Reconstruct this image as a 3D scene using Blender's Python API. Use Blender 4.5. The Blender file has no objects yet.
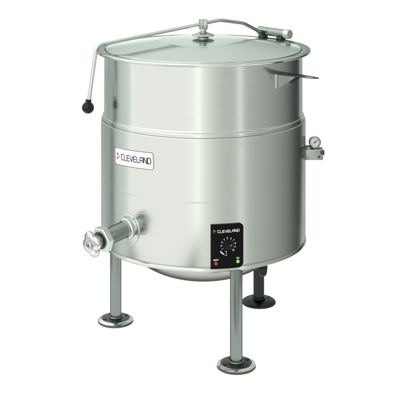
import bpy, bmesh, math, random
from mathutils import Vector, Matrix
from math import sin, cos, pi, radians as R
random.seed(4)

scene = bpy.context.scene
col = scene.collection

# ------------------------------------------------------------------ materials
def nt(mat):
    mat.use_nodes = True
    t = mat.node_tree
    return t, t.nodes, t.links, t.nodes['Principled BSDF']

def steel(name, base, rough, aniso=0.0, streak=(1, 1, 1), amount=0.08, bump=0.0, blotch=0.06, tone=0.04, edge=0.6):
    """Stainless steel: fine drawn scratches (stretched noise) plus soft blotches in the finish."""
    m = bpy.data.materials.new(name)
    t, n, l, p = nt(m)
    p.inputs['Metallic'].default_value = 1.0
    p.inputs['Specular Tint'].default_value = (edge, edge * 1.06, edge * 1.02, 1)     # reflectance towards grazing angles
    tc = n.new('ShaderNodeTexCoord')
    mp = n.new('ShaderNodeMapping'); mp.inputs['Scale'].default_value = streak
    l.new(tc.outputs['Object'], mp.inputs['Vector'])
    ns = n.new('ShaderNodeTexNoise'); ns.inputs['Scale'].default_value = 1.0
    ns.inputs['Detail'].default_value = 3.0; ns.inputs['Roughness'].default_value = 0.7
    l.new(mp.outputs['Vector'], ns.inputs['Vector'])
    big = n.new('ShaderNodeTexNoise'); big.inputs['Scale'].default_value = 9.0
    big.inputs['Detail'].default_value = 4.0
    l.new(tc.outputs['Object'], big.inputs['Vector'])
    mr = n.new('ShaderNodeMapRange')
    mr.inputs['From Min'].default_value = 0.3; mr.inputs['From Max'].default_value = 0.7
    mr.inputs['To Min'].default_value = max(0.02, rough - amount); mr.inputs['To Max'].default_value = rough + amount
    l.new(ns.outputs['Fac'], mr.inputs['Value'])
    ad = n.new('ShaderNodeMath'); ad.operation = 'MULTIPLY_ADD'
    l.new(big.outputs['Fac'], ad.inputs[0]); ad.inputs[1].default_value = blotch
    l.new(mr.outputs['Result'], ad.inputs[2])
    l.new(ad.outputs[0], p.inputs['Roughness'])
    mx = n.new('ShaderNodeMix'); mx.data_type = 'RGBA'
    mx.inputs['A'].default_value = (*[c * (1 - tone) for c in base], 1)
    mx.inputs['B'].default_value = (*[min(1, c * (1 + tone)) for c in base], 1)
    l.new(ns.outputs['Fac'], mx.inputs['Factor'])
    l.new(mx.outputs['Result'], p.inputs['Base Color'])
    if aniso:
        p.inputs['Anisotropic'].default_value = aniso
        tg = n.new('ShaderNodeTangent'); tg.direction_type = 'RADIAL'; tg.axis = 'Z'
        l.new(tg.outputs['Tangent'], p.inputs['Tangent'])
    if bump:
        b = n.new('ShaderNodeBump'); b.inputs['Strength'].default_value = bump
        b.inputs['Distance'].default_value = 0.001
        l.new(ns.outputs['Fac'], b.inputs['Height']); l.new(b.outputs['Normal'], p.inputs['Normal'])
    return m

def paint(name, base, rough, spec=0.5, emit=None, var=0.06):
    m = bpy.data.materials.new(name)
    t, n, l, p = nt(m)
    tc = n.new('ShaderNodeTexCoord')
    ns = n.new('ShaderNodeTexNoise'); ns.inputs['Scale'].default_value = 90; ns.inputs['Detail'].default_value = 3
    l.new(tc.outputs['Object'], ns.inputs['Vector'])
    mx = n.new('ShaderNodeMix'); mx.data_type = 'RGBA'
    mx.inputs['A'].default_value = (*[c * (1 - var) for c in base], 1)
    mx.inputs['B'].default_value = (*[min(1, c * (1 + var)) for c in base], 1)
    l.new(ns.outputs['Fac'], mx.inputs['Factor']); l.new(mx.outputs['Result'], p.inputs['Base Color'])
    p.inputs['Roughness'].default_value = rough
    p.inputs['Specular IOR Level'].default_value = spec
    if emit:
        p.inputs['Emission Color'].default_value = (*base, 1)
        p.inputs['Emission Strength'].default_value = emit
    return m

M = {}
ST = (0.672, 0.702, 0.668)
M['shell'] = steel('brushed_steel_shell', ST, 0.095, 1.0, (7, 7, 1300), 0.02, 0.0, 0.05, 0.06, 0.42)
M['jacket'] = steel('brushed_steel_jacket', ST, 0.115, 1.0, (7, 7, 1300), 0.02, 0.0, 0.05, 0.06, 0.42)
M['lid'] = steel('brushed_steel_lid', (0.61, 0.64, 0.612), 0.11, 0.0, (30, 30, 30), 0.03, 0.0, edge=0.75)
M['rim'] = steel('polished_steel_rim', (0.68, 0.715, 0.685), 0.16, 0.0, (40, 40, 40), 0.04, edge=0.35)
M['leg'] = steel('satin_steel_leg', (0.26, 0.29, 0.27), 0.22, 0.6, (260, 260, 8), 0.06, edge=0.12)
M['polish'] = steel('polished_steel', (0.70, 0.72, 0.70), 0.12, 0.0, (60, 60, 60), 0.03, edge=0.3)
M['chrome'] = steel('bright_chrome', (0.70, 0.705, 0.70), 0.20, 0.0, (60, 60, 60), 0.04, edge=0.12)
M['cast'] = steel('cast_steel', (0.40, 0.44, 0.42), 0.2, 0.0, (120, 120, 120), 0.08, 0.1, edge=0.15)
M['dark'] = steel('dark_steel', (0.10, 0.11, 0.105), 0.30, 0.0, (120, 120, 120), 0.08)
M['base'] = steel('satin_steel_base', (0.50, 0.52, 0.49), 0.22, 0.0, (25, 25, 25), 0.02, edge=0.08)
M['shadedsteel'] = steel('shaded_leg_steel', (0.035, 0.038, 0.036), 0.26, 0.0, (150, 150, 40), 0.1)  # rear leg steel with the shade under the kettle in its colour
M['blackmetal'] = paint('black_enamel', (0.007, 0.008, 0.0075), 0.32, 0.3)
M['black'] = paint('black_plastic', (0.003, 0.003, 0.0035), 0.16, 0.35)
M['panel'] = paint('black_panel_film', (0.0025, 0.003, 0.0028), 0.35, 0.12)
M['white'] = paint('white_enamel', (0.86, 0.85, 0.86), 0.3, var=0.02)
M['ink'] = paint('navy_print', (0.035, 0.03, 0.10), 0.5)
M['red'] = paint('red_print', (0.62, 0.03, 0.06), 0.5)
M['border'] = paint('maroon_print', (0.16, 0.05, 0.07), 0.5)
M['print'] = paint('white_print', (0.75, 0.77, 0.76), 0.5, var=0.02)
M['redlamp'] = paint('red_lamp_lens', (0.42, 0.03, 0.08), 0.2, emit=0.12)
M['greenlamp'] = paint('green_lamp_lens', (0.17, 0.75, 0.10), 0.2, emit=0.5)
M['hole'] = paint('bolt_hole_dark', (0.01, 0.01, 0.01), 0.7)

# ------------------------------------------------------------------ mesh helpers
def link(name, me, mat, parent, loc=None, sharp=32):
    me.materials.append(mat)
    me.polygons.foreach_set('use_smooth', [True] * len(me.polygons))
    me.set_sharp_from_angle(angle=R(sharp))
    o = bpy.data.objects.new(name, me); col.objects.link(o)
    if parent is not None:
        o.parent = parent
    if loc is not None:
        o.location = loc
    return o

def from_bm(name, bm, mat, parent, loc=None, sharp=32, recalc=True):
    if recalc:
        bmesh.ops.recalc_face_normals(bm, faces=bm.faces[:])
    me = bpy.data.meshes.new(name); bm.to_mesh(me); bm.free()
    return link(name, me, mat, parent, loc, sharp)

def lathe_into(bm, prof, mat4=None, segs=128):
    """prof: (r, z) list spun about local z; r == 0 closes to a pole."""
    mat4 = mat4 or Matrix()
    rings = []
    for r, z in prof:
        if r < 1e-7:
            rings.append([bm.verts.new(mat4 @ Vector((0, 0, z)))])
        else:
            rings.append([bm.verts.new(mat4 @ Vector((r * sin(2*pi*i/segs), -r * cos(2*pi*i/segs), z))) for i in range(segs)])
    for a, b in zip(rings, rings[1:]):
        for i in range(segs):
            j = (i + 1) % segs
            if len(a) == 1 and len(b) == 1: continue
            if len(a) == 1: bm.faces.new((a[0], b[i], b[j]))
            elif len(b) == 1: bm.faces.new((a[i], a[j], b[0]))
            else: bm.faces.new((a[i], a[j], b[j], b[i]))

def supported(prof):
    """holding loops near the ends of long straight runs keep the shading flat there"""
    out = [prof[0]]
    for (r0, z0), (r1, z1) in zip(prof, prof[1:]):
        d = math.hypot(r1 - r0, z1 - z0)
        if d > .03 and min(r0, r1) > 1e-4:
            k = .0015 / d
            out += [(r0 + (r1-r0)*k, z0 + (z1-z0)*k), (r1 - (r1-r0)*k, z1 - (z1-z0)*k)]
        out.append((r1, z1))
    return out

def lathe(name, prof, mat, parent, mat4=None, segs=128, sharp=32):
    prof = supported(prof)
    bm = bmesh.new(); lathe_into(bm, prof, mat4, segs)
    return from_bm(name, bm, mat, parent, sharp=sharp)

def arc(cx, cz, r, a0, a1, n=8):
    return [(cx + r * cos(R(a0 + (a1 - a0) * k / n)), cz + r * sin(R(a0 + (a1 - a0) * k / n))) for k in range(n + 1)]

def smooth_path(pts, bend=0.02, n=8):
    """round the corners of a polyline with quadratic bends"""
    pts = [Vector(p) for p in pts]; out = [pts[0]]
    for a, b, c in zip(pts, pts[1:], pts[2:]):
        d1 = (a - b); d2 = (c - b)
        k1 = min(bend, d1.length * .45); k2 = min(bend, d2.length * .45)
        p, q = b + d1.normalized() * k1, b + d2.normalized() * k2
        for k in range(n + 1):
            t = k / n
            out.append(p * (1-t)**2 + b * 2*t*(1-t) + q * t*t)
    out.append(pts[-1]); return out

def tube_into(bm, pts, r, segs=24, caps=True):
    pts = [Vector(p) for p in pts]
    t0 = (pts[1] - pts[0]).normalized()
    up = Vector((0, 0, 1)) if abs(t0.z) < .9 else Vector((1, 0, 0))
    nrm = t0.cross(up).normalized(); rings = []
    for i, p in enumerate(pts):
        a = pts[max(i-1, 0)]; b = pts[min(i+1, len(pts)-1)]
        t = (b - a).normalized()
        nrm = (nrm - t * nrm.dot(t)).normalized(); bn = t.cross(nrm)
        rr = r[i] if isinstance(r, (list, tuple)) else r
        rings.append([bm.verts.new(p + (nrm * cos(2*pi*k/segs) + bn * sin(2*pi*k/segs)) * rr) for k in range(segs)])
    for a, b in zip(rings, rings[1:]):
        for k in range(segs):
            j = (k+1) % segs
            bm.faces.new((a[k], a[j], b[j], b[k]))
    if caps:
        bm.faces.new(rings[0]); bm.faces.new(rings[-1])

def tube(name, pts, r, mat, parent, segs=24):
    bm = bmesh.new(); tube_into(bm, pts, r, segs)
    return from_bm(name, bm, mat, parent)

def box_into(bm, mat4, sx, sy, sz, bev=0.0):
    r = bmesh.ops.create_cube(bm, size=1.0, matrix=mat4 @ Matrix.Diagonal((sx, sy, sz, 1)))
    if bev:
        es = list({e for v in r['verts'] for e in v.link_edges})
        bmesh.ops.bevel(bm, geom=es, offset=bev, segments=3, profile=.5, affect='EDGES')

def frame(origin, ax_z, up=Vector((0, 0, 1))):
    """matrix whose local z runs along ax_z, local y as near 'up' as possible"""
    z = Vector(ax_z).normalized(); x = up.cross(z).normalized(); y = z.cross(x)
    m = Matrix((x, y, z)).transposed().to_4x4(); m.translation = Vector(origin); return m

def polar(r, a, z):                     # a = degrees from the viewer's side, positive to the right
    return Vector((r * sin(R(a)), -r * cos(R(a)), z))

# flat artwork wrapped on a cylinder of radius rad: x -> arc, y -> height, z -> outwards
def wrap(bm, rad, a0, z0, tilt=0.0):
    ct, st = cos(R(tilt)), sin(R(tilt))
    for v in bm.verts:
        x, y, z = v.co
        x, y = x * ct - y * st, x * st + y * ct
        a = R(a0) + x / rad
        v.co = Vector(((rad + z) * sin(a), -(rad + z) * cos(a), z0 + y))

def rrect(w, h, rs, n=8):
    """rounded rectangle outline, rs = radii for (bl, br, tr, tl)"""
    out = []
    for (cx, cy, a0), r in zip(((-w/2, -h/2, 180), (w/2, -h/2, 270), (w/2, h/2, 0), (-w/2, h/2, 90)), rs):
        ox, oy = cx + (r if cx < 0 else -r), cy + (r if cy < 0 else -r)
        for k in range(n + 1):
            a = R(a0 + 90 * k / n)
            out.append((ox + r * cos(a), oy + r * sin(a)))
    return out

def slab_into(bm, outline, z0, z1, cuts=0, w=0):
    vs = [bm.verts.new((x, y, z0)) for x, y in outline]
    bm.faces.new(vs)
    if cuts:
        for k in range(1, cuts):
            x = -w/2 + w * k / cuts
            bmesh.ops.bisect_plane(bm, geom=bm.verts[:] + bm.edges[:] + bm.faces[:], plane_co=(x, 0, 0), plane_no=(1, 0, 0))
    ex = bmesh.ops.extrude_face_region(bm, geom=bm.faces[:])
    for v in ex['geom']:
        if isinstance(v, bmesh.types.BMVert): v.co.z = z1

def ribbon_into(bm, pts, w, z, t=0.0003):
    """flat pen stroke through pts, mitred corners, real thickness"""
    P = [Vector((x, y)) for x, y in pts]; L = []; Q = []
    closed = (P[0] - P[-1]).length < 1e-6
    if closed: P = P[:-1]
    N = len(P)
    for i, p in enumerate(P):
        a = P[i-1] if (i > 0 or closed) else None
        b = P[(i+1) % N] if (i < N-1 or closed) else None
        d1 = (p - a).normalized() if a is not None else (b - p).normalized()
        d2 = (b - p).normalized() if b is not None else d1
        n1 = Vector((-d1.y, d1.x)); n2 = Vector((-d2.y, d2.x))
        m = (n1 + n2)
        m = m.normalized() if m.length > 1e-6 else n1
        k = w / 2 / max(.45, m.dot(n1))
        L.append(p + m * k); Q.append(p - m * k)
    lo = [[bm.verts.new((v.x, v.y, z)) for v in S] for S in (L, Q)]
    hi = [[bm.verts.new((v.x, v.y, z + t)) for v in S] for S in (L, Q)]
    for i in range(N if closed else N - 1):
        j = (i + 1) % N
        bm.faces.new((hi[0][i], hi[1][i], hi[1][j], hi[0][j]))
        bm.faces.new((lo[0][i], lo[0][j], hi[0][j], hi[0][i]))
        bm.faces.new((lo[1][i], hi[1][i], hi[1][j], lo[1][j]))
    if not closed:
        for i in (0, N-1):
            bm.faces.new((lo[0][i], hi[0][i], hi[1][i], lo[1][i]))

GLYPH = {   # square-cut geometric capitals on a unit box, (advance, strokes)
 'C': (1.0, [[(1, 0), (.2, 0), (0, .2), (0, .8), (.2, 1), (1, 1)]]),
 'L': (.85, [[(0, 1), (0, .15), (.15, 0), (.85, 0)]]),
 'E': (.95, [[(.95, 0), (.15, 0), (0, .15), (0, .85), (.15, 1), (.95, 1)], [(0, .5), (.85, .5)]]),
 'V': (1.0, [[(0, 1), (.45, 0), (.55, 0), (1, 1)]]),
 'A': (1.0, [[(0, 0), (0, .75), (.25, 1), (.8, 1), (1, .8), (1, 0)], [(0, .42), (1, .42)]]),
 'N': (1.0, [[(0, 0), (0, 1), (.12, 1), (.88, 0), (1, 0), (1, 1)]]),
 'D': (1.0, [[(0, 0), (0, 1), (.75, 1), (1, .75), (1, .25), (.75, 0), (0, 0)]]),
 'H': (.9, [[(0, 0), (0, 1)], [(.9, 0), (.9, 1)], [(0, .5), (.9, .5)]]),
 'T': (.9, [[(0, 1), (.9, 1)], [(.45, 1), (.45, 0)]]),
 'O': (1.0, [[(.25, 0), (.75, 0), (1, .25), (1, .75), (.75, 1), (.25, 1), (0, .75), (0, .25), (.25, 0)]]),
 '0': (.7, [[(.15, 0), (.55, 0), (.7, .2), (.7, .8), (.55, 1), (.15, 1), (0, .8), (0, .2), (.15, 0)]]),
 '1': (.3, [[(0, .8), (.25, 1), (.25, 0)]]),
 '2': (.7, [[(0, .8), (.15, 1), (.55, 1), (.7, .8), (.7, .6), (0, 0), (.7, 0)]]),
 '3': (.7, [[(0, 1), (.7, 1), (.35, .6), (.7, .4), (.7, .15), (.55, 0), (0, 0)]]),
 '4': (.7, [[(.55, 0), (.55, 1), (0, .3), (.7, .3)]]),
 '5': (.7, [[(.7, 1), (0, 1), (0, .55), (.5, .6), (.7, .4), (.7, .2), (.5, 0), (0, 0)]]),
 '6': (.7, [[(.65, 1), (.2, .85), (0, .4), (.1, 0), (.6, 0), (.7, .25), (.6, .5), (0, .5)]]),
 '7': (.7, [[(0, 1), (.7, 1), (.2, 0)]]),
 '8': (.7, [[(.1, .5), (0, .75), (.15, 1), (.55, 1), (.7, .75), (.6, .5), (.1, .5)], [(.1, .5), (0, .2), (.15, 0), (.55, 0), (.7, .2), (.6, .5)]]),
 '9': (.7, [[(.7, .5), (.1, .5), (0, .75), (.1, 1), (.6, 1), (.7, .6), (.5, .15), (.05, 0)]]),
}
def write_into(bm, s, x, y, h, wid, pen, z, gap=.22, center=False):
    tot = sum(GLYPH[c][0] for c in s) + gap * (len(s) - 1)
    if center: x -= tot * wid / 2; y -= h / 2
    for c in s:
        adv, strokes = GLYPH[c]
        for st in strokes:
            ribbon_into(bm, [(x + px * wid, y + py * h) for px, py in st], pen, z)
        x += (adv + gap) * wid
    return tot * wid

# ------------------------------------------------------------------ the kettle
kettle = bpy.data.objects.new('steam_kettle', None); col.objects.link(kettle)
kettle.empty_display_size = .1
kettle['label'] = 'stainless steel steam kettle with domed lid, spring arm, draw-off valve and three flanged legs'
kettle['category'] = 'steam kettle'

RS, RJ = .3695, .381
# upper shell: drawn cylinder, stepping out over the top edge of the steam jacket
upper = lathe('upper_shell', [(RS-.004, 1.036), (RS, 1.036), (RS, .9), (RS, .815), (RS+.0006, .8125)] + arc(RS+.0042, .8095, .0030, 150, 270, 6)[2:] +
      [(RS+.0052, .8045), (RS+.0058, .800), (RS+.0058, .792)], M['shell'], kettle, segs=192)
# rolled rim flange around the mouth
lathe('rim', [(.352, 1.036), (.392, 1.036)] + arc(.3935, 1.0425, .0065, -90, 90, 10) + [(.388, 1.049), (.372, 1.0465), (.3672, 1.0455), (.3660, 1.040), (.352, 1.040), (.352, 1.036)],
      M['rim'], upper, segs=192)

# steam jacket
jp = [(RS+.004, .7915), (RS+.0075, .7915)] + arc(RS+.0075, .7880, .0035, 90, 0, 5)[1:] + [(RS+.0112, .785), (RJ-.0004, .780), (RJ, .775)]
zz = .577
jp += [(RJ, zz+.004), (RJ+.00014, zz+.002), (RJ+.00014, zz-.002), (RJ, zz-.004), (RJ, .356), (RJ-.003, .3535), (RJ-.003, .350)]
jacket = lathe('jacket', jp, M['jacket'], kettle, segs=192)
# bottom ring and rounded base
lathe('base_ring', [(RJ-.006, .3505), (RJ+.0005, .3505), (RJ+.0018, .348), (RJ+.0018, .341), (RJ-.001, .338), (RJ-.02, .3365), (.30, .336), (.30, .345)], M['rim'], jacket, segs=192)
dome = [(.285, .3405), (.280, .334)] + [(.275 * cos(R(a)), .333 - .128 * sin(R(a))) for a in range(5, 91, 5)]
dome[-1] = (0, dome[-1][1])
lathe('bottom_dome', dome, M['base'], jacket, segs=128)

# lid
lp = [(.3555, 1.0415), (.3635, 1.0415), (.3648, 1.044), (.3640, 1.0475), (.360, 1.0490), (.350, 1.0500)]
lp += [(.348, 1.0505), (.300, 1.0578), (.240, 1.0668), (.176, 1.0760), (.1735, 1.0765), (.1715, 1.0772), (.1695, 1.0774), (.165, 1.0775)]   # outer cone, then a flatter pressed centre
for k in range(1, 13):
    r = .165 * (1 - k / 12); lp.append((r, 1.0775 + .0075 * (1 - r / .165)))
lid = lathe('lid', lp, M['lid'], kettle, segs=192)
# lid boss: post, conical washer, collar
lathe('boss', [(.0200, 1.078), (.0200, 1.0865), (.0160, 1.088), (.0150, 1.094), (.014, 1.096), (.0, 1.096)], M['polish'], lid, segs=48)
lathe('washer', [(.010, 1.0925), (.040, 1.0925), (.0425, 1.0945), (.0405, 1.0965), (.016, 1.1055), (.010, 1.1055)], M['polish'], lid, segs=64)

# arm that carries the lid
BZ = 1.137
arm_pts = smooth_path([(.236, .300, 1.066), (.155, .165, 1.121), (.062, .050, 1.146), (.0, .0, 1.1385), (-.386, -.131, 1.0745), (-.415, -.134, .868)], .022, 8)
arm = tube('lid_arm', arm_pts, .0068, M['rim'], kettle, 24)
bm = bmesh.new()
box_into(bm, Matrix.Translation((0, 0, 1.1365)) @ Matrix.Rotation(R(18), 4, 'Z'), .0285, .0285, .034, .0025)
lathe_into(bm, [(0, 1.1040), (.0135, 1.1040), (.0135, 1.1080), (.010, 1.1095), (.010, 1.1130), (.0145, 1.1145), (.0145, 1.1190), (.0, 1.1190)], None, 40)
from_bm('pivot_block', bm, M['polish'], arm)
bm = bmesh.new()
bmesh.ops.create_uvsphere(bm, u_segments=40, v_segments=24, radius=.0222, matrix=Matrix.Translation((-.4175, -.1345, .850)))
tube_into(bm, [(-.4155, -.134, .880), (-.4165, -.134, .862)], .0105, 24)
from_bm('ball_knob', bm, M['black'], arm)

# hinge barrel behind the rim on the right
hc = Vector((.283, .280, 1.0705)); hd = Vector((.7071, -.7071, -.02)).normalized()
hm = frame(hc, hd)
hinge = lathe('hinge', [(0, -.083), (.014, -.083), (.0165, -.0805), (.0165, -.030), (.0150, -.029), (.0150, -.027), (.0165, -.026), (.0165, .0555), (.0150, .0565), (.0, .0565)], M['cast'], kettle, hm, 48)
lathe('end_cap', [(0, .057), (.0178, .057), (.0192, .059), (.0192, .080), (.0172, .083), (.0062, .083), (.0058, .0765), (0, .0765)], M['rim'], hinge, hm, 48)
out = hc.copy(); out.z = 0; out.normalize()
for s in (-.055, .04):
    c = hc + hd * s - out * .004; c.z = 1.0515
    bm = bmesh.new(); box_into(bm, Matrix.Translation(c) @ Matrix.Rotation(R(-45), 4, 'Z'), .026, .030, .014, .002)
    from_bm('hinge_foot', bm, M['dark'], hinge)
bm = bmesh.new()
tube_into(bm, [(.228, .286, 1.0700), (.243, .308, 1.0655)], .0098, 24)
from_bm('arm_socket', bm, M['dark'], hinge)

# slotted bracket on the right of the shell
BA = 48.0
rad = polar(1, BA, 0); tan = Vector((cos(R(BA)), sin(R(BA)), 0))
def bpt(u, v, z): return rad * (RS + u) + tan * v + Vector((0, 0, z))
ZB = .9905
bm = bmesh.new()        # weld-on pad, bent to the shell
slab_into(bm, rrect(.062, .052, (.004,)*4, 4), -.001, .0032, 8, .062)
wrap(bm, RS, BA, ZB - .024)
bracket = from_bm('bracket', bm, M['polish'], kettle)
bm = bmesh.new()        # top plate with an oval slot
T = .0024
outer = [(.002, -.029), (.052, -.027), (.092, -.0205), (.138, -.0165), (.152, -.0115), (.158, -.005), (.159, 0), (.158, .005), (.152, .0115), (.138, .0165), (.092, .0205), (.052, .027), (.002, .029)]
inner = [(.120 + .024 * cos(R(a)), .0098 * sin(R(a))) for a in range(0, 360, 20)]
for zz2 in (ZB, ZB + T):
    vo = [bm.verts.new(bpt(u, v, zz2)) for u, v in outer]; vi = [bm.verts.new(bpt(u, v, zz2)) for u, v in inner]
    es = [bm.edges.new((a, b)) for S in (vo, vi) for a, b in zip(S, S[1:] + S[:1])]
    bmesh.ops.triangle_fill(bm, edges=es, use_beauty=True)
    if zz2 == ZB: base = (vo, vi)
for S0, S1 in zip(base, (vo, vi)):
    for i in range(len(S0)):
        j = (i+1) % len(S0); bm.faces.new((S0[i], S0[j], S1[j], S1[i]))
from_bm('slotted_plate', bm, M['dark'], bracket)
for s in (-1, 1):
    bm = bmesh.new()
    prof = [(.003, ZB - .0005), (.074, ZB - .0005), (.072, ZB - .005), (.010, ZB - .046), (.003, ZB - .046)]
    a = [bm.verts.new(bpt(u, s * .0235, z)) for u, z in prof]; b = [bm.verts.new(bpt(u, s * .0205, z)) for u, z in prof]
    bm.faces.new(a); bm.faces.new(b)
    for i in range(len(a)):
        j = (i+1) % len(a); bm.faces.new((a[i], a[j], b[j], b[i]))
    from_bm('gusset', bm, M['leg'] if s > 0 else M['cast'], bracket)

# name plate
NA, NZ, NW, NH, NT = -40.7, .7015, .187, .060, 2.2
bm = bmesh.new(); slab_into(bm, rrect(NW, NH, (.009,)*4), -.0006, .0018, 24, NW); wrap(bm, RJ, NA, NZ, NT)
plate = from_bm('nameplate', bm, M['white'], kettle)
bm = bmesh.new()
o1 = rrect(NW-.0018, NH-.0018, (.008,)*4); pts = []
for a, b in zip(o1, o1[1:] + o1[:1]):
    d = math.hypot(b[0]-a[0], b[1]-a[1]); k = max(1, int(d / .01))
    pts += [(a[0] + (b[0]-a[0]) * i / k, a[1] + (b[1]-a[1]) * i / k) for i in range(k)]
ribbon_into(bm, pts + pts[:1], .0017, .0018); wrap(bm, RJ, NA, NZ, NT)
from_bm('border', bm, M['border'], plate)
bm = bmesh.new(); write_into(bm, 'CLEVELAND', -.0540, -.0095, .019, .0127, .0031, .0018, gap=.27); wrap(bm, RJ, NA, NZ, NT)
from_bm('lettering', bm, M['ink'], plate)
def emblem(bmr, bmd, cx, cy, s, z):
    slab = lambda bm, P: None
    def poly(bm, P):
        lo = [bm.verts.new((cx + x*s, cy + y*s, z)) for x, y in P]; hi = [bm.verts.new((cx + x*s, cy + y*s, z + .0003)) for x, y in P]
        bm.faces.new(hi)
        for i in range(len(P)):
            j = (i+1) % len(P); bm.faces.new((lo[i], lo[j], hi[j], hi[i]))
    poly(bmr, [(-.50, .12), (-.50, -.75), (.02, -.40), (-.16, -.10), (-.34, -.28)])
    poly(bmr, [(.04, -.36), (.60, .0), (.20, .02)])
    poly(bmd, [(-.50, .18), (-.30, .36), (.58, .05), (-.50, .75)])
b1, b2 = bmesh.new(), bmesh.new()
emblem(b1, b2, -.0730, 0, .0180, .0018); wrap(b1, RJ, NA, NZ, NT); wrap(b2, RJ, NA, NZ, NT)
em = from_bm('emblem', b1, M['red'], plate); from_bm('emblem', b2, M['ink'], plate)

# control panel
PA, PZ, PW, PH = 12.1, .4250, .1135, .1510
bm = bmesh.new(); slab_into(bm, rrect(PW, PH, (.0015, .018, .015, .0015)), -.0006, .0045, 20, PW); wrap(bm, RJ, PA, PZ)
panel = from_bm('control_panel', bm, M['panel'], kettle)
Z = .0045
bm = bmesh.new(); write_into(bm, 'CLEVELAND', -.0330, .0475, .0080, .0069, .0018, Z, gap=.28); wrap(bm, RJ, PA, PZ)
from_bm('lettering', bm, M['print'], panel)
b1, b2 = bmesh.new(), bmesh.new(); emblem(b1, b2, -.0435, .0515, .0080, Z); wrap(b1, RJ, PA, PZ); wrap(b2, RJ, PA, PZ)
from_bm('emblem', b1, M['red'], panel); from_bm('emblem', b2, M['print'], panel)
DX, DY = .003, .0035          # dial centre
bm = bmesh.new()
for k in range(10):
    a = R(-128 + k * 28.4 + 8)
    s = str(k + 1)
    write_into(bm, s, DX + .0250 * sin(a), DY + .0250 * cos(a), .0047 if k < 9 else .0058, .0044, .0010, Z, gap=.3, center=True)
    ribbon_into(bm, [(DX + .0180 * sin(a), DY + .0180 * cos(a)), (DX + .0202 * sin(a), DY + .0202 * cos(a))], .0012, Z)
wrap(bm, RJ, PA, PZ)
from_bm('dial_scale', bm, M['print'], panel)
bm = bmesh.new()               # thermometer-like pictogram and small square at lower left of the dial
ribbon_into(bm, [(DX - .027, DY - .019), (DX - .021, DY - .026), (DX - .0145, DY - .030)], .0042, Z)
wrap(bm, RJ, PA, PZ)
from_bm('pictogram', bm, M['print'], panel)
bm = bmesh.new()
ribbon_into(bm, [(DX - .012, DY - .020), (DX - .006, DY - .020), (DX - .006, DY - .034), (DX - .013, DY - .034)], .0012, Z)
wrap(bm, RJ, PA, PZ)
from_bm('pictogram', bm, M['print'], panel)
bm = bmesh.new()
write_into(bm, 'HEAT', -.0390, -.0450, .0052, .0040, .0011, Z, center=True)
wrap(bm, RJ, PA, PZ)
from_bm('lamp_lettering', bm, M['print'], panel)
bm = bmesh.new()
write_into(bm, 'ON', .0365, -.0425, .0052, .0042, .0011, Z, center=True)
wrap(bm, RJ, PA, PZ)
from_bm('lamp_lettering', bm, M['print'], panel)
def on_panel(x, y, out=Z): return polar(RJ + out, PA + math.degrees(x / RJ), PZ + y)
def panel_frame(x, y, out=Z):
    a = PA + math.degrees(x / RJ)
    return frame(on_panel(x, y, out), polar(1, a, 0))
kn = bmesh.new()
pf = panel_frame(DX, DY)
prof = [(0, .0), (.0150, .0), (.0150, .003), (.0125, .0045), (.0118, .017), (.0108, .0185), (0, .0185)]
lathe_into(kn, prof, pf, 48)
for k in range(16):
    a = 2*pi*k/16
    box_into(kn, pf @ Matrix.Rotation(a, 4, 'Z') @ Matrix.Translation((.0120, 0, .0105)), .0016, .0022, .012, .0004)
knob = from_bm('dial_knob', kn, M['black'], panel)
bm = bmesh.new(); box_into(bm, pf @ Matrix.Rotation(R(-52), 4, 'Z') @ Matrix.Translation((0, .0075, .0187)), .0013, .0075, .0008)
from_bm('pointer', bm, M['print'], knob)
for (x, y, mt, lab) in ((-.0390, -.0565, 'redlamp', 'red indicator light'), (.0365, -.0540, 'greenlamp', 'lit green indicator light')):
    q = panel_frame(x, y)
    o = lathe('indicator_light', [(.0058, 0), (.0058, .001), (.0052, .0024), (.003, .0036), (0, .004)], M[mt], panel, q, 32)
    o['label'] = lab
    lathe('bezel', [(.0058, 0), (.0072, 0), (.0072, .0012), (.0060, .0016)], M['blackmetal'], o, q, 32)

# draw-off valve on the left
VA, VZ = -43.8, .4525
vd = polar(1, VA, 0) + Vector((0, 0, -.125)); vm = frame(polar(RJ - .004, VA, VZ + .006), vd)
valve = lathe('draw_off_valve', [(0, 0), (.0315, 0), (.0315, .020), (.0300, .022), (.0288, .024), (.0288, .112), (0, .112)], M['cast'], kettle, vm, 64)
bm = bmesh.new(); lathe_into(bm, [(.0300, -.001), (.0555, -.001), (.0555, .0030), (.0540, .0042), (.0300, .0042)], None, 72)
wrap(bm, RJ, VA, VZ + .003); from_bm('collar', bm, M['jacket'], valve)
lathe('neck_ring', [(.0285, -.008), (.0385, -.008), (.0385, .016), (.0350, .0195), (.0285, .0195)], M['rim'], valve, vm, 64)
bm = bmesh.new()
hexp = lambda r, z: [bm.verts.new(vm @ Vector((r * cos(R(60*k + 4)), r * sin(R(60*k + 4)), z))) for k in range(6)]
A, B, Cc, D = hexp(.0420, .108), hexp(.0455, .111), hexp(.0455, .1315), hexp(.0425, .1345)
for a, b in ((A, B), (B, Cc), (Cc, D)):
    for k in range(6): bm.faces.new((a[k], a[(k+1) % 6], b[(k+1) % 6], b[k]))
bm.faces.new(A); bm.faces.new(D)
from_bm('hex_nut', bm, M['rim'], valve)
lathe('recess_shade', [(.030, .1342), (.030, .1352), (.0205, .1352)], M['dark'], valve, vm, 48)  # flat dark ring paints the shaded gap round the bonnet
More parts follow.
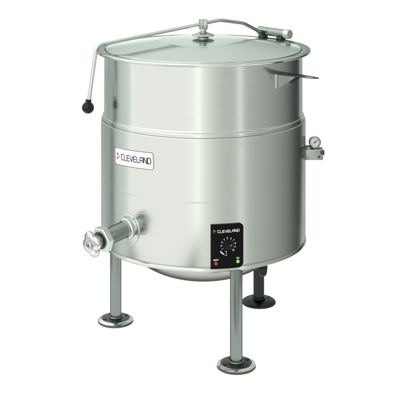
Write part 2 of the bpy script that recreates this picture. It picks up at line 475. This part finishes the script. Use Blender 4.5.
# ribbed bonnet and spindle
bm = bmesh.new()
lathe_into(bm, [(0, .134), (.0205, .134), (.0205, .1455), (.017, .1475), (0, .1475)], vm, 48)
for k in range(14):
    box_into(bm, vm @ Matrix.Rotation(2*pi*k/14, 4, 'Z') @ Matrix.Translation((.0205, 0, .1400)), .0035, .005, .011, .0008)
lathe_into(bm, [(0, .147), (.0085, .147), (.0085, .168), (0, .168)], vm, 32)
from_bm('bonnet', bm, M['cast'], valve)
# lobed hand wheel with a domed hub
bm = bmesh.new()
NS = 160
def wheel_ring(k, z):
    ring = []
    for i in range(NS):
        a = 2*pi*i/NS
        lobe = .5 + .5 * cos(4 * (a - R(20)))
        r = k * (.0335 + .0110 * lobe ** .5)
        ring.append(bm.verts.new(vm @ Vector((r * cos(a), r * sin(a), z))))
    return ring
rs = [wheel_ring(.86, .1610), wheel_ring(.96, .1630), wheel_ring(1.0, .1665), wheel_ring(1.0, .1720), wheel_ring(.96, .1760), wheel_ring(.86, .1785), wheel_ring(.60, .1800), wheel_ring(.40, .1800)]
for a, b in zip(rs, rs[1:]):
    for i in range(NS):
        j = (i+1) % NS; bm.faces.new((a[i], a[j], b[j], b[i]))
bm.faces.new(rs[0]); bm.faces.new(rs[-1])
wheel = from_bm('hand_wheel', bm, M['chrome'], valve, sharp=40)
bm = bmesh.new()
lathe_into(bm, [(.0145, .1796), (.0135, .1843), (.009, .1868), (0, .1875)], vm, 40)
from_bm('hub_cap', bm, M['chrome'], wheel)
bm = bmesh.new()
for k in range(3):
    box_into(bm, vm @ Matrix.Rotation(R(120*k + 75), 4, 'Z') @ Matrix.Translation((.0045, 0, .1876)), .0095, .0028, .0016, .0004)
from_bm('hub_shading', bm, M['dark'], wheel)  # dark bars paint the Y-shaped shading on the hub

# pressure gauge and safety-valve block on the right
GA = 91.0
gc = Vector((.415, .005, 0))
bm = bmesh.new()
box_into(bm, Matrix.Translation((.4135, .005, .6510)), .066, .040, .041, .003)
tube_into(bm, [(.372, .005, .652), (.384, .005, .652)], .0165, 32)
gv = from_bm('gauge_block', bm, M['cast'], kettle)
bm = bmesh.new()
box_into(bm, Matrix.Translation((.4440, -.0185, .6600)), .012, .008, .014, .002)
tube_into(bm, [(.446, .005, .655), (.4525, .005, .655)], .0095, 24)
tube_into(bm, [(.432, -.0145, .643), (.432, -.0190, .643)], .0045, 20)
from_bm('fitting', bm, M['dark'], gv)
bm = bmesh.new()
tube_into(bm, [(.392, .005, .6710), (.392, .005, .6780)], .016, 32)
tube_into(bm, [(.392, .005, .6780), (.392, .005, .6800)], .012, 32)
from_bm('plug', bm, M['cast'], gv)
gp = Vector((.4165, -.004, .6955)); gd = Vector((.08, -1, .16)); gm = frame(gp, gd)
gauge = lathe('pressure_gauge', [(0, -.020), (.017, -.020), (.0205, -.017), (.0205, .001), (.0218, .002), (.0218, .0052), (.0200, .0062), (.0188, .0052), (.0188, .0020)], M['leg'], kettle, gm, 56)
lathe('dial_face', [(.0190, .0018), (.0, .0018)], M['white'], gauge, gm, 48)
bm = bmesh.new()
for k in range(11):
    a = R(-135 + 27*k)
    box_into(bm, gm @ Matrix.Rotation(-a, 4, 'Z') @ Matrix.Translation((0, .0152, .0021)), .0011 if k % 5 else .0016, .0035, .0004)
ms = from_bm('scale_marks', bm, M['ink'], gauge)
bm = bmesh.new()
box_into(bm, gm @ Matrix.Rotation(R(-52), 4, 'Z') @ Matrix.Translation((0, .003, .0032)), .0017, .0215, .0006)
lathe_into(bm, [(.0026, .0022), (.0026, .0042), (0, .0042)], gm, 20)
from_bm('needle', bm, M['ink'], gauge)
bm = bmesh.new()
tube_into(bm, [(.4165, .002, .6705), (.4165, .002, .679)], .0075, 24)
from_bm('stem', bm, M['rim'], gauge)

# legs: one built with its parts, two more copied from it
def make_leg(mat_leg, mat_foot):
    leg = lathe('leg', [(.0, .012), (.0215, .012), (.0215, .338), (.0, .338)], mat_leg, kettle, None, 48)
    foot = lathe('foot_flange', [(0, 0), (.0650, 0), (.0672, .0022), (.0672, .0065), (.0655, .0082), (.056, .0082), (.0530, .0150), (.0500, .0160), (.034, .0170), (.022, .0185), (.0, .0185)], mat_foot, leg, None, 72)
    lathe('flange_edge_glint', [(.0560, .0084), (.0657, .0084), (.0660, .0092), (.0570, .0150), (.0535, .0156), (.0532, .0145), (.0560, .0084)], M['polish'] if mat_leg is not M['shadedsteel'] else mat_leg, leg, None, 72)  # bright ring paints the glint along the chamfer
    bm = bmesh.new()
    bmesh.ops.create_circle(bm, segments=4, radius=.001); bm.clear()
    # weld bead torus
    segs, n = 48, 10
    rings = [[bm.verts.new(((.0228 + .0036 * cos(2*pi*j/n)) * cos(2*pi*i/segs), (.0228 + .0036 * cos(2*pi*j/n)) * sin(2*pi*i/segs), .0205 + .0034 * sin(2*pi*j/n))) for j in range(n)] for i in range(segs)]
    for i in range(segs):
        for j in range(n):
            bm.faces.new((rings[i][j], rings[(i+1) % segs][j], rings[(i+1) % segs][(j+1) % n], rings[i][(j+1) % n]))
    from_bm('weld_bead', bm, mat_leg, leg)
    for k in range(4):
        a = R(90*k + 27)
        bm = bmesh.new(); lathe_into(bm, [(.0058, .0), (.0058, .0016), (0, .0014)], Matrix.Translation((.0445 * cos(a), .0445 * sin(a), .0160)), 20)
        from_bm('bolt_hole', bm, M['hole'], leg)
    return leg
LA, LR = 19.2, .338
front = make_leg(M['leg'], M['dark'])  # foot colour darkened for the kettle underside reflected in its top
front.location = polar(.359, 18.2, 0)
front['label'] = 'front leg, bright satin steel'
def copy_leg(src, ang, label):
    c = src.copy(); col.objects.link(c); c.parent = kettle; c.location = polar(LR, ang, 0); c['label'] = label
    for ch in list(src.children):
        d = ch.copy(); col.objects.link(d); d.parent = c
    return c
left = copy_leg(front, LA - 120, 'left leg, below the draw-off valve')
rear = make_leg(M['shadedsteel'], M['shadedsteel'])
rear.location = polar(LR, LA + 120, 0); rear['label'] = 'rear leg, steel darkened for the shade under the kettle'

# cable gland under the base beside the rear leg
bm = bmesh.new()
gx = Vector((.2165, -.120, -.052))
tube_into(bm, [gx + Vector((0, 0, .340)), gx + Vector((0, 0, .316))], .0165, 24)
tube_into(bm, [gx + Vector((0, 0, .316)), gx + Vector((0, 0, .300))], [.0180, .0155], 6)
bmesh.ops.create_uvsphere(bm, u_segments=20, v_segments=12, radius=.0140, matrix=Matrix.Translation(gx + Vector((0, 0, .300))))
from_bm('cable_gland', bm, M['blackmetal'], kettle)

# ------------------------------------------------------------------ the white sweep it stands on
bm = bmesh.new()
prof = [(-.68, 0), (0.6, 0), (2.0, 0)] + [(2.0 + 1.3 * sin(R(a)), 1.3 - 1.3 * cos(R(a))) for a in range(6, 91, 6)] + [(3.3, 1.42)]
XF = lambda y: .84 + max(0, y + .68) * .155 if y < .61 else 1.04 + min(y - .6, 2.7) * .62   # kept narrow in front so the steel reflects dark; widens towards the back
rows = [[bm.verts.new((x, y, z - .0005)) for x in (-XF(y), -.6, .6, XF(y))] for y, z in prof]
for a, b in zip(rows, rows[1:]):
    for k in range(3): bm.faces.new((a[k], a[k+1], b[k+1], b[k]))
m = bpy.data.materials.new('white_acrylic'); m.use_nodes = True  # translucent so the added lamps shine through without kettle shadows
n, l = m.node_tree.nodes, m.node_tree.links
n.remove(n['Principled BSDF'])
tr = n.new('ShaderNodeBsdfTranslucent'); tr.inputs['Color'].default_value = (.93, .93, .93, 1)
df = n.new('ShaderNodeBsdfDiffuse'); df.inputs['Color'].default_value = (.93, .93, .93, 1)
mxs = n.new('ShaderNodeMixShader'); mxs.inputs['Fac'].default_value = .25
l.new(tr.outputs[0], mxs.inputs[1]); l.new(df.outputs[0], mxs.inputs[2]); l.new(mxs.outputs[0], n['Material Output'].inputs['Surface'])
g = from_bm('ground', bm, m, None); g['kind'] = 'structure'

# ------------------------------------------------------------------ lights
def area(name, loc, target, sx, sy, power, color=(1, 1, 1), spread=180):
    L = bpy.data.lights.new(name, 'AREA'); L.shape = 'RECTANGLE'; L.size = sx; L.size_y = sy; L.energy = power; L.color = color; L.spread = R(spread)
    o = bpy.data.objects.new(name, L); col.objects.link(o); o.location = loc
    o.rotation_euler = (Vector(target) - Vector(loc)).to_track_quat('-Z', 'Y').to_euler(); return o
# added lamps below and behind the sheet: whiten it and cancel shadows
area('added_underlight', (0, .9, -.9), (0, .9, 0), 5.6, 5.0, 87)
area('added_backlight', (0, 4.3, .65), (0, 3.3, .65), 6.4, 1.6, 48)
# big soft box front left, strip to the right
area('key_softbox', polar(5.2, -46, 1.0), (0, 0, 1.0), 9.7, 5.0, 132, (1, .978, .95))
area('strip_softbox', polar(5.2, 40, .9), (0, 0, .9), .45, 4.6, 4.6, (1, 1, .98))

w = bpy.data.worlds.new('World'); scene.world = w; w.use_nodes = True
n, l = w.node_tree.nodes, w.node_tree.links
bg = n['Background']
tc = n.new('ShaderNodeTexCoord'); sp = n.new('ShaderNodeSeparateXYZ'); l.new(tc.outputs['Generated'], sp.inputs[0])
ng = n.new('ShaderNodeMath'); ng.operation = 'MULTIPLY'; ng.inputs[1].default_value = -1; l.new(sp.outputs['Y'], ng.inputs[0])
at = n.new('ShaderNodeMath'); at.operation = 'ARCTAN2'; l.new(sp.outputs['X'], at.inputs[0]); l.new(ng.outputs[0], at.inputs[1])
mr = n.new('ShaderNodeMapRange'); mr.inputs['From Min'].default_value = -pi; mr.inputs['From Max'].default_value = pi
l.new(at.outputs[0], mr.inputs['Value'])
cr = n.new('ShaderNodeValToRGB'); l.new(mr.outputs['Result'], cr.inputs['Fac'])
def stops(S):
    e = cr.color_ramp.elements
    while len(e) > 1: e.remove(e[-1])
    for i, (a, c) in enumerate(S):
        x = (a + 180) / 360
        if i == 0: e[0].position = x; e[0].color = (*c, 1)
        else: q = e.new(x); q.color = (*c, 1)
gr = lambda v, t=(.93, 1.03, .985): tuple(v * k for k in t)
stops([(-180, gr(1.15)), (-176, gr(1.1)), (-171, gr(.55)), (-166, gr(.6)), (-160, gr(1.0)), (-145, gr(.72)), (-126, gr(.68)), (-124, gr(.03)), (-119, gr(.03)), (-115, gr(.75)), (-95, gr(.85)), (-84, gr(.30, (1, 1, .99))), (-10, gr(.30, (1, 1, .98))), (-4, (1.08, 1.08, 1.0)), (4, (1.0, 1.02, .92)),
       (12, gr(.80, (.97, 1.02, .95))), (22, gr(.64, (.97, 1.02, .95))), (44, gr(.62, (.97, 1.02, .95))), (54, gr(.56, (.97, 1.02, .95))), (80, gr(.43, (.97, 1.02, .95))), (105, gr(.27, (.97, 1.02, .95))), (124, gr(.09)), (142, gr(.05)), (149, gr(.4)), (160, gr(.85)), (165, gr(.9)), (169, gr(.5)), (175, gr(.55)), (178, gr(1.15)), (180, gr(1.15))])
up = n.new('ShaderNodeMapRange'); up.interpolation_type = 'SMOOTHSTEP'      # brighter ceiling of the studio
up.inputs['From Min'].default_value = .06; up.inputs['From Max'].default_value = .40; up.inputs['To Max'].default_value = .9
l.new(sp.outputs['Z'], up.inputs['Value'])
mu = n.new('ShaderNodeMix'); mu.data_type = 'RGBA'; l.new(up.outputs['Result'], mu.inputs['Factor'])
l.new(cr.outputs['Color'], mu.inputs['A'])
side = n.new('ShaderNodeMapRange'); side.inputs['From Min'].default_value = -.4; side.inputs['From Max'].default_value = .4      # ceiling brighter on the softbox side
side.inputs['To Min'].default_value = 1.5; side.inputs['To Max'].default_value = .78
l.new(sp.outputs['X'], side.inputs['Value'])
cl = n.new('ShaderNodeVectorMath'); cl.operation = 'SCALE'; cl.inputs[0].default_value = (.93, .97, .92)
l.new(side.outputs['Result'], cl.inputs['Scale']); l.new(cl.outputs['Vector'], mu.inputs['B'])
l.new(mu.outputs['Result'], bg.inputs['Color']); bg.inputs['Strength'].default_value = 1.0

# ------------------------------------------------------------------ camera (level view camera with falling front)
cam = bpy.data.cameras.new('camera'); co = bpy.data.objects.new('camera', cam); col.objects.link(co)
co.location = (-.0123, -4.174, 1.626); co.rotation_euler = (R(90), 0, 0)
cam.sensor_width = 36; cam.lens = 1117 / 400 * 36; cam.shift_y = -307 / 400; cam.clip_end = 100
scene.camera = co

scene.render.engine = 'CYCLES'
scene.cycles.use_denoising = True
scene.cycles.max_bounces = 10
scene.view_settings.view_transform = 'Standard'; scene.view_settings.look = 'None'
scene.view_settings.exposure = 0; scene.view_settings.gamma = 1
